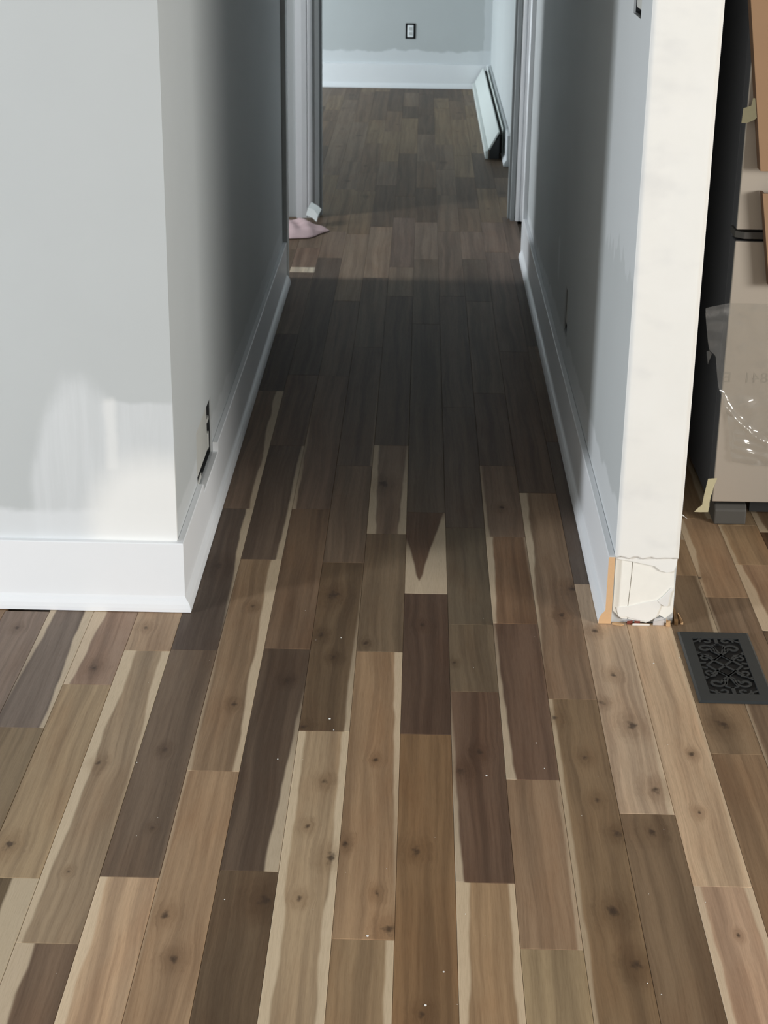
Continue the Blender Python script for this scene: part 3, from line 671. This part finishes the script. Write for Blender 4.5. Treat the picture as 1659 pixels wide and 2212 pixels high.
# masking tape strips
M['tape'] = plain('masking_tape', (212, 203, 166), 0.7, vary=0.05, scale=120)
def strip(label, poly, y, off):
    m = MB(); m.prism(poly, lambda a, b, d: (a, y + d + off(a), b), 0, 0.0006)
    return tag(m.build('masking_tape', M['tape']), label, 'tape', 'masking tape on the refrigerator')
strip('short cream masking tape beside the upper cardboard guard', [(0.6872, 0.9665), (0.7010, 0.9740), (0.7030, 0.9900), (0.7092, 0.9910), (0.7105, 0.9740), (0.7165, 0.9560), (0.7085, 0.9455), (0.6960, 0.9370), (0.6860, 0.9353)], FY - 0.0015, lambda a: -max(0.0, a - 0.684) * 0.95)
strip('long torn masking tape hanging at the bottom corner of the refrigerator', [(0.6823, 0.1210), (0.7035, 0.1226), (0.6970, 0.1010), (0.6945, 0.0830), (0.6925, 0.0800), (0.6905, 0.0600), (0.6912, 0.0520), (0.6890, 0.0379), (0.6700, 0.0379), (0.6560, 0.0390), (0.6640, 0.0480), (0.6735, 0.0560), (0.6760, 0.0800)], FY - 0.0015, lambda a: -0.1 * max(0.0, FX - a))

# clear protective film hanging off the freezer drawer
def film_material():
    t = NT('clear_film')
    tr = t.n('ShaderNodeBsdfTransparent'); tr.inputs[0].default_value = (0.97, 0.97, 0.96, 1)
    gl = t.n('ShaderNodeBsdfGlossy'); gl.inputs['Roughness'].default_value = 0.12
    df = t.n('ShaderNodeBsdfDiffuse'); df.inputs[0].default_value = (0.75, 0.75, 0.73, 1)
    P = t.pos(); n = t.noise(P, 26, 3)
    m1 = t.n('ShaderNodeMixShader'); t.put(m1.inputs[0], 0.5); t.t.links.new(gl.outputs[0], m1.inputs[1]); t.t.links.new(df.outputs[0], m1.inputs[2])
    m2 = t.n('ShaderNodeMixShader'); t.put(m2.inputs[0], t.ma('ADD', 0.16, t.ma('MULTIPLY', t.step(n, 0.5, 0.8), 0.16)))
    t.t.links.new(tr.outputs[0], m2.inputs[1]); t.t.links.new(m1.outputs[0], m2.inputs[2]); t.t.links.new(m2.outputs[0], t.out.inputs[0])
    t.t.nodes.remove(t.b)
    return t.m
M['film'] = film_material()
left_edge = [(0.6405, 0.531), (0.6417, 0.5141), (0.6497, 0.4664), (0.6565, 0.4344), (0.6732, 0.4197), (0.68, 0.3755), (0.6869, 0.3429), (0.6961, 0.3212), (0.7016, 0.3059), (0.7145, 0.2653), (0.7225, 0.2096), (0.7326, 0.1671)]
crease = [(0.6936, 0.3255), (0.7028, 0.3037), (0.7318, 0.2711), (0.766, 0.2407), (0.8064, 0.2136), (0.90, 0.19)]
def lerp_pl(pl, z):                                          # x on a polyline at height z
    for (a, za), (b, zb) in zip(pl, pl[1:]):
        if za >= z >= zb: return a + (b - a) * (za - z) / max(1e-6, za - zb)
    return pl[0][0] if z > pl[0][1] else pl[-1][0]
m = MB(); NX, NZ = 60, 70
grid = []
for j in range(NZ + 1):
    row = []
    for i in range(NX + 1):
        s, q = i / NX, j / NZ
        zt_, zb_ = 0.531 + 0.009 * min(1, s * 4), 0.1671 - 0.02 * s
        z = zt_ + (zb_ - zt_) * q
        xl = lerp_pl(left_edge, z); x = xl + (0.93 - xl) * s ** 1.25
        dc = min(math.hypot(x - a, z - b) for a, b in [(p0[0] + (p1[0] - p0[0]) * f, p0[1] + (p1[1] - p0[1]) * f) for p0, p1 in zip(crease, crease[1:]) for f in (0, .25, .5, .75)])
        off = 0.004 + 0.012 * math.exp(-(dc / 0.006) ** 2) + 0.004 * q
        off += 0.006 * (mnoise.noise(Vector((x * 30, z * 45, 2.0))) + 0.5) * (1.0 if z < 0.32 else 0.25)
        off += 0.006 * abs(math.sin(z * 160 + x * 40)) * (1 if 0.17 < z < 0.24 and x > 0.73 else 0)
        if x < FX: off += (FX - x) * 0.25
        row.append((x, FY - off, z))
    grid.append(row)
for j in range(NZ):
    for i in range(NX):
        m.face([grid[j][i], grid[j][i + 1], grid[j + 1][i + 1], grid[j + 1][i]])
film = tag(m.build('plastic_film', M['film'], smooth=True), 'loose clear protective film hanging off the freezer drawer front', 'plastic film')
tailx = [(0.6575, 0.4325), (0.6640, 0.4245), (0.6572, 0.4000), (0.6517, 0.4290)]
m = MB(); m.face([(a, FY - 0.014 + i * 0.001, b) for i, (a, b) in enumerate(tailx)]); m.build('tail', M['film'], film)
# faint mirrored print seen through the film
M['print'] = plain('faint_print', (176, 167, 154), 0.5)
fc = bpy.data.curves.new('print', 'FONT'); fc.body = '12841  E'; fc.size = 0.034; fc.space_character = 1.15
tmp = bpy.data.objects.new('print_text', fc); COL.objects.link(tmp)
bpy.context.view_layer.update()
me = bpy.data.meshes.new_from_object(tmp.evaluated_get(bpy.context.evaluated_depsgraph_get()))
wd = max(v.co.x for v in me.vertices)
bpy.data.objects.remove(tmp, do_unlink=True)
me.materials.clear(); me.materials.append(M['print'])
for v in me.vertices: v.co = (0.699 + (wd - v.co.x), FY - 0.0006, 0.355 + v.co.y)
po = bpy.data.objects.new('print', me); COL.objects.link(po); po.parent = film; po['kind'] = 'stuff'

# ------------------------------------------------------------------ pink rag and paper scrap on the floor by the doorway
M['rag'] = plain('pink_cloth', (228, 200, 201), 0.9, vary=0.08, scale=40)
outline = [(-0.585, 6.70), (-0.52, 6.635), (-0.4412, 6.6525), (-0.418, 6.68), (-0.3997, 6.7313), (-0.3601, 6.7942), (-0.372, 6.81), (-0.4062, 6.83), (-0.4250, 6.86), (-0.455, 6.93), (-0.50, 6.97), (-0.57, 6.93), (-0.605, 6.82)]
cx0, cy0 = -0.485, 6.80
m = MB(); nr = 12; na = 64
def radial(th):
    best = 0.02
    d = Vector((math.cos(th), math.sin(th)))
    for (x0, y0), (x1, y1) in zip(outline, outline[1:] + outline[:1]):
        ax, ay, bx, by = x0 - cx0, y0 - cy0, x1 - cx0, y1 - cy0
        den = d.x * (by - ay) - d.y * (bx - ax)
        if abs(den) < 1e-9: continue
        r = (ax * (by - ay) - ay * (bx - ax)) / den; sgm = (ax * d.y - ay * d.x) / den
        if r > 0 and -1e-6 <= sgm <= 1 + 1e-6: best = max(best, r)
    return best
def rag_pt(i, j):
    th = 2 * math.pi * i / na; r = radial(th) * j / nr; x, y = cx0 + r * math.cos(th), cy0 + r * math.sin(th)
    f = j / nr
    h = 0.030 * (1 - f ** 2) + 0.010 * (1 - f) * math.sin(x * 80 + y * 25) + 0.006 * abs(math.sin(y * 46 - x * 30)) * (1 - f ** 6) + 0.004
    return (x, y, max(0.0015, h))
for i in range(na):
    for j in range(nr):
        if j == 0: m.face([rag_pt(i, 0), rag_pt(i, 1), rag_pt((i + 1) % na, 1)])
        else: m.face([rag_pt(i, j), rag_pt(i, j + 1), rag_pt((i + 1) % na, j + 1), rag_pt((i + 1) % na, j)])
rag = m.build('rag', M['rag'], smooth=True)
sd = rag.modifiers.new('thickness', 'SOLIDIFY'); sd.thickness = 0.0012; sd.offset = -1
tag(rag, 'crumpled pink rag on the hallway floor beside the far doorway', 'rag')
M['paper'] = plain('white_paper', (226, 232, 230), 0.7, vary=0.03)
m = MB()
fold = [[(-0.452, 6.925, 0.022), (-0.447, 6.930, 0.046), (-0.428, 6.900, 0.043), (-0.432, 6.896, 0.018)],
        [(-0.447, 6.930, 0.046), (-0.440, 6.965, 0.056), (-0.420, 6.935, 0.050), (-0.428, 6.900, 0.043)],
        [(-0.428, 6.900, 0.043), (-0.420, 6.935, 0.050), (-0.409, 6.910, 0.044), (-0.417, 6.880, 0.030)],
        [(-0.432, 6.896, 0.018), (-0.428, 6.900, 0.043), (-0.417, 6.880, 0.030), (-0.421, 6.876, 0.010)]]
for q in fold: m.face([(-0.435 + (a + 0.432) * 1.5, 6.90 + (b - 6.91) * 1.3, 0.012 + c * 1.25) for a, b, c in q])
o = m.build('paper_scrap', M['paper']); sd = o.modifiers.new('thickness', 'SOLIDIFY'); sd.thickness = 0.001
tag(o, 'small folded white paper scrap lying on the pink rag', 'paper')

# ------------------------------------------------------------------ debris at the cut wall end
M['brick_red'] = plain('red_brown_chip', (128, 62, 48), 0.8, vary=0.15, scale=200)
M['wood_raw'] = plain('raw_wood', (206, 168, 124), 0.8, vary=0.12, scale=150)
M['wood_dark'] = plain('stained_wood', (118, 88, 52), 0.8, vary=0.15, scale=150)
M['dust'] = plain('plaster_white', (240, 238, 232), 0.9)
def chip(name, poly, z, mat, label, cat, group=None, base=0.0002):
    m = MB(); m.prism(poly, lambda a, b, d: (a, b, base + d * (1 + 0.4 * math.sin(a * 900 + b * 700))), 0, z)
    return tag(m.build(name, mat), label, cat, group)
chip('drywall_crumb', [(0.4430, 3.1500), (0.4500, 3.1485), (0.4545, 3.1520), (0.4490, 3.1545), (0.4440, 3.1540)], 0.0055, M['brick_red'], 'left red-brown crumb under the torn wall end', 'crumb', 'crumbs at the wall end')
chip('drywall_crumb', [(0.4580, 3.1490), (0.4660, 3.1485), (0.4700, 3.1520), (0.4640, 3.1545), (0.4590, 3.1530)], 0.0065, M['brick_red'], 'right red-brown crumb under the torn wall end', 'crumb', 'crumbs at the wall end')
chip('plaster_sliver', [(0.4535, 3.1440), (0.4890, 3.1450), (0.4880, 3.1478), (0.4590, 3.1480)], 0.003, M['dust'], 'thin white plaster sliver on the floor at the wall end', 'plaster')
chip('plaster_crumb', [(0.4960, 3.1470), (0.5190, 3.1475), (0.5205, 3.1540), (0.5140, 3.1548), (0.5000, 3.1540)], 0.012, plain('grey_plaster', (206, 202, 200), 0.9), 'grey plaster lump below the torn wall end', 'plaster')
chip('wood_splinter', [(0.4119, 3.1460), (0.4308, 3.1400), (0.4367, 3.1445), (0.4211, 3.1535)], 0.004, M['wood_raw'], 'pale wood splinter next to the cut baseboard end', 'splinter', 'splinters at the wall end')
chip('wood_splinter', [(0.5400, 3.1500), (0.5470, 3.1490), (0.5500, 3.2050), (0.5450, 3.2150), (0.5410, 3.1850)], 0.010, M['wood_dark'], 'dark brown splinter at the kitchen corner of the wall end', 'splinter', 'splinters at the wall end')
chip('wood_splinter', [(0.5225, 3.1420), (0.5300, 3.1415), (0.5312, 3.1455), (0.5250, 3.1545), (0.5230, 3.1520)], 0.012, M['wood_raw'], 'short tan splinter under the right edge of the wall end', 'splinter', 'splinters at the wall end')
chip('wood_splinter', [(0.5535, 3.1530), (0.5585, 3.1525), (0.5560, 3.2050), (0.5530, 3.1950)], 0.004, M['wood_raw'], 'outermost pale splinter on the floor to the right of the wall end', 'splinter', 'splinters at the wall end')
# plaster dust flecks scattered over the planks
m = MB(); rd = random.Random(5)
spots = [(0.4761, 2.9742, .003), (0.5303, 3.0008, .003), (-0.1357, 2.6816, .0035), (-0.1453, 2.7225, .004), (-0.1399, 3.0583, .003), (0.2268, 2.6506, .003), (0.1347, 2.5332, .0035), (0.2359, 2.5624, .0025), (-0.228, 2.574, .0025), (-0.2743, 2.1532, .0025), (0.056, 1.99, .003), (0.09, 2.13, .0025), (0.343, 1.975, .0025), (-0.055, 2.07, .004), (0.03, 1.915, .004)]
spots += [(rd.uniform(-0.5, 0.5), rd.uniform(1.9, 3.3), rd.uniform(0.0008, 0.0018)) for _ in range(36)]
for x, y, r in spots:
    r *= 0.65
    n = 5; a0 = rd.uniform(0, 6); el = rd.uniform(0.4, 1.0)
    P = [(x + r * math.cos(a0 + 2 * math.pi * i / n) * el, y + r * math.sin(a0 + 2 * math.pi * i / n), 0.0003) for i in range(n)]
    T = (x, y, 0.0003 + r * 0.5)
    for i in range(n): m.face([P[i], P[(i + 1) % n], T])
o = tag(m.build('plaster_dust', M['dust']), 'tiny white plaster flecks scattered over the floor planks', 'dust'); o['kind'] = 'stuff'
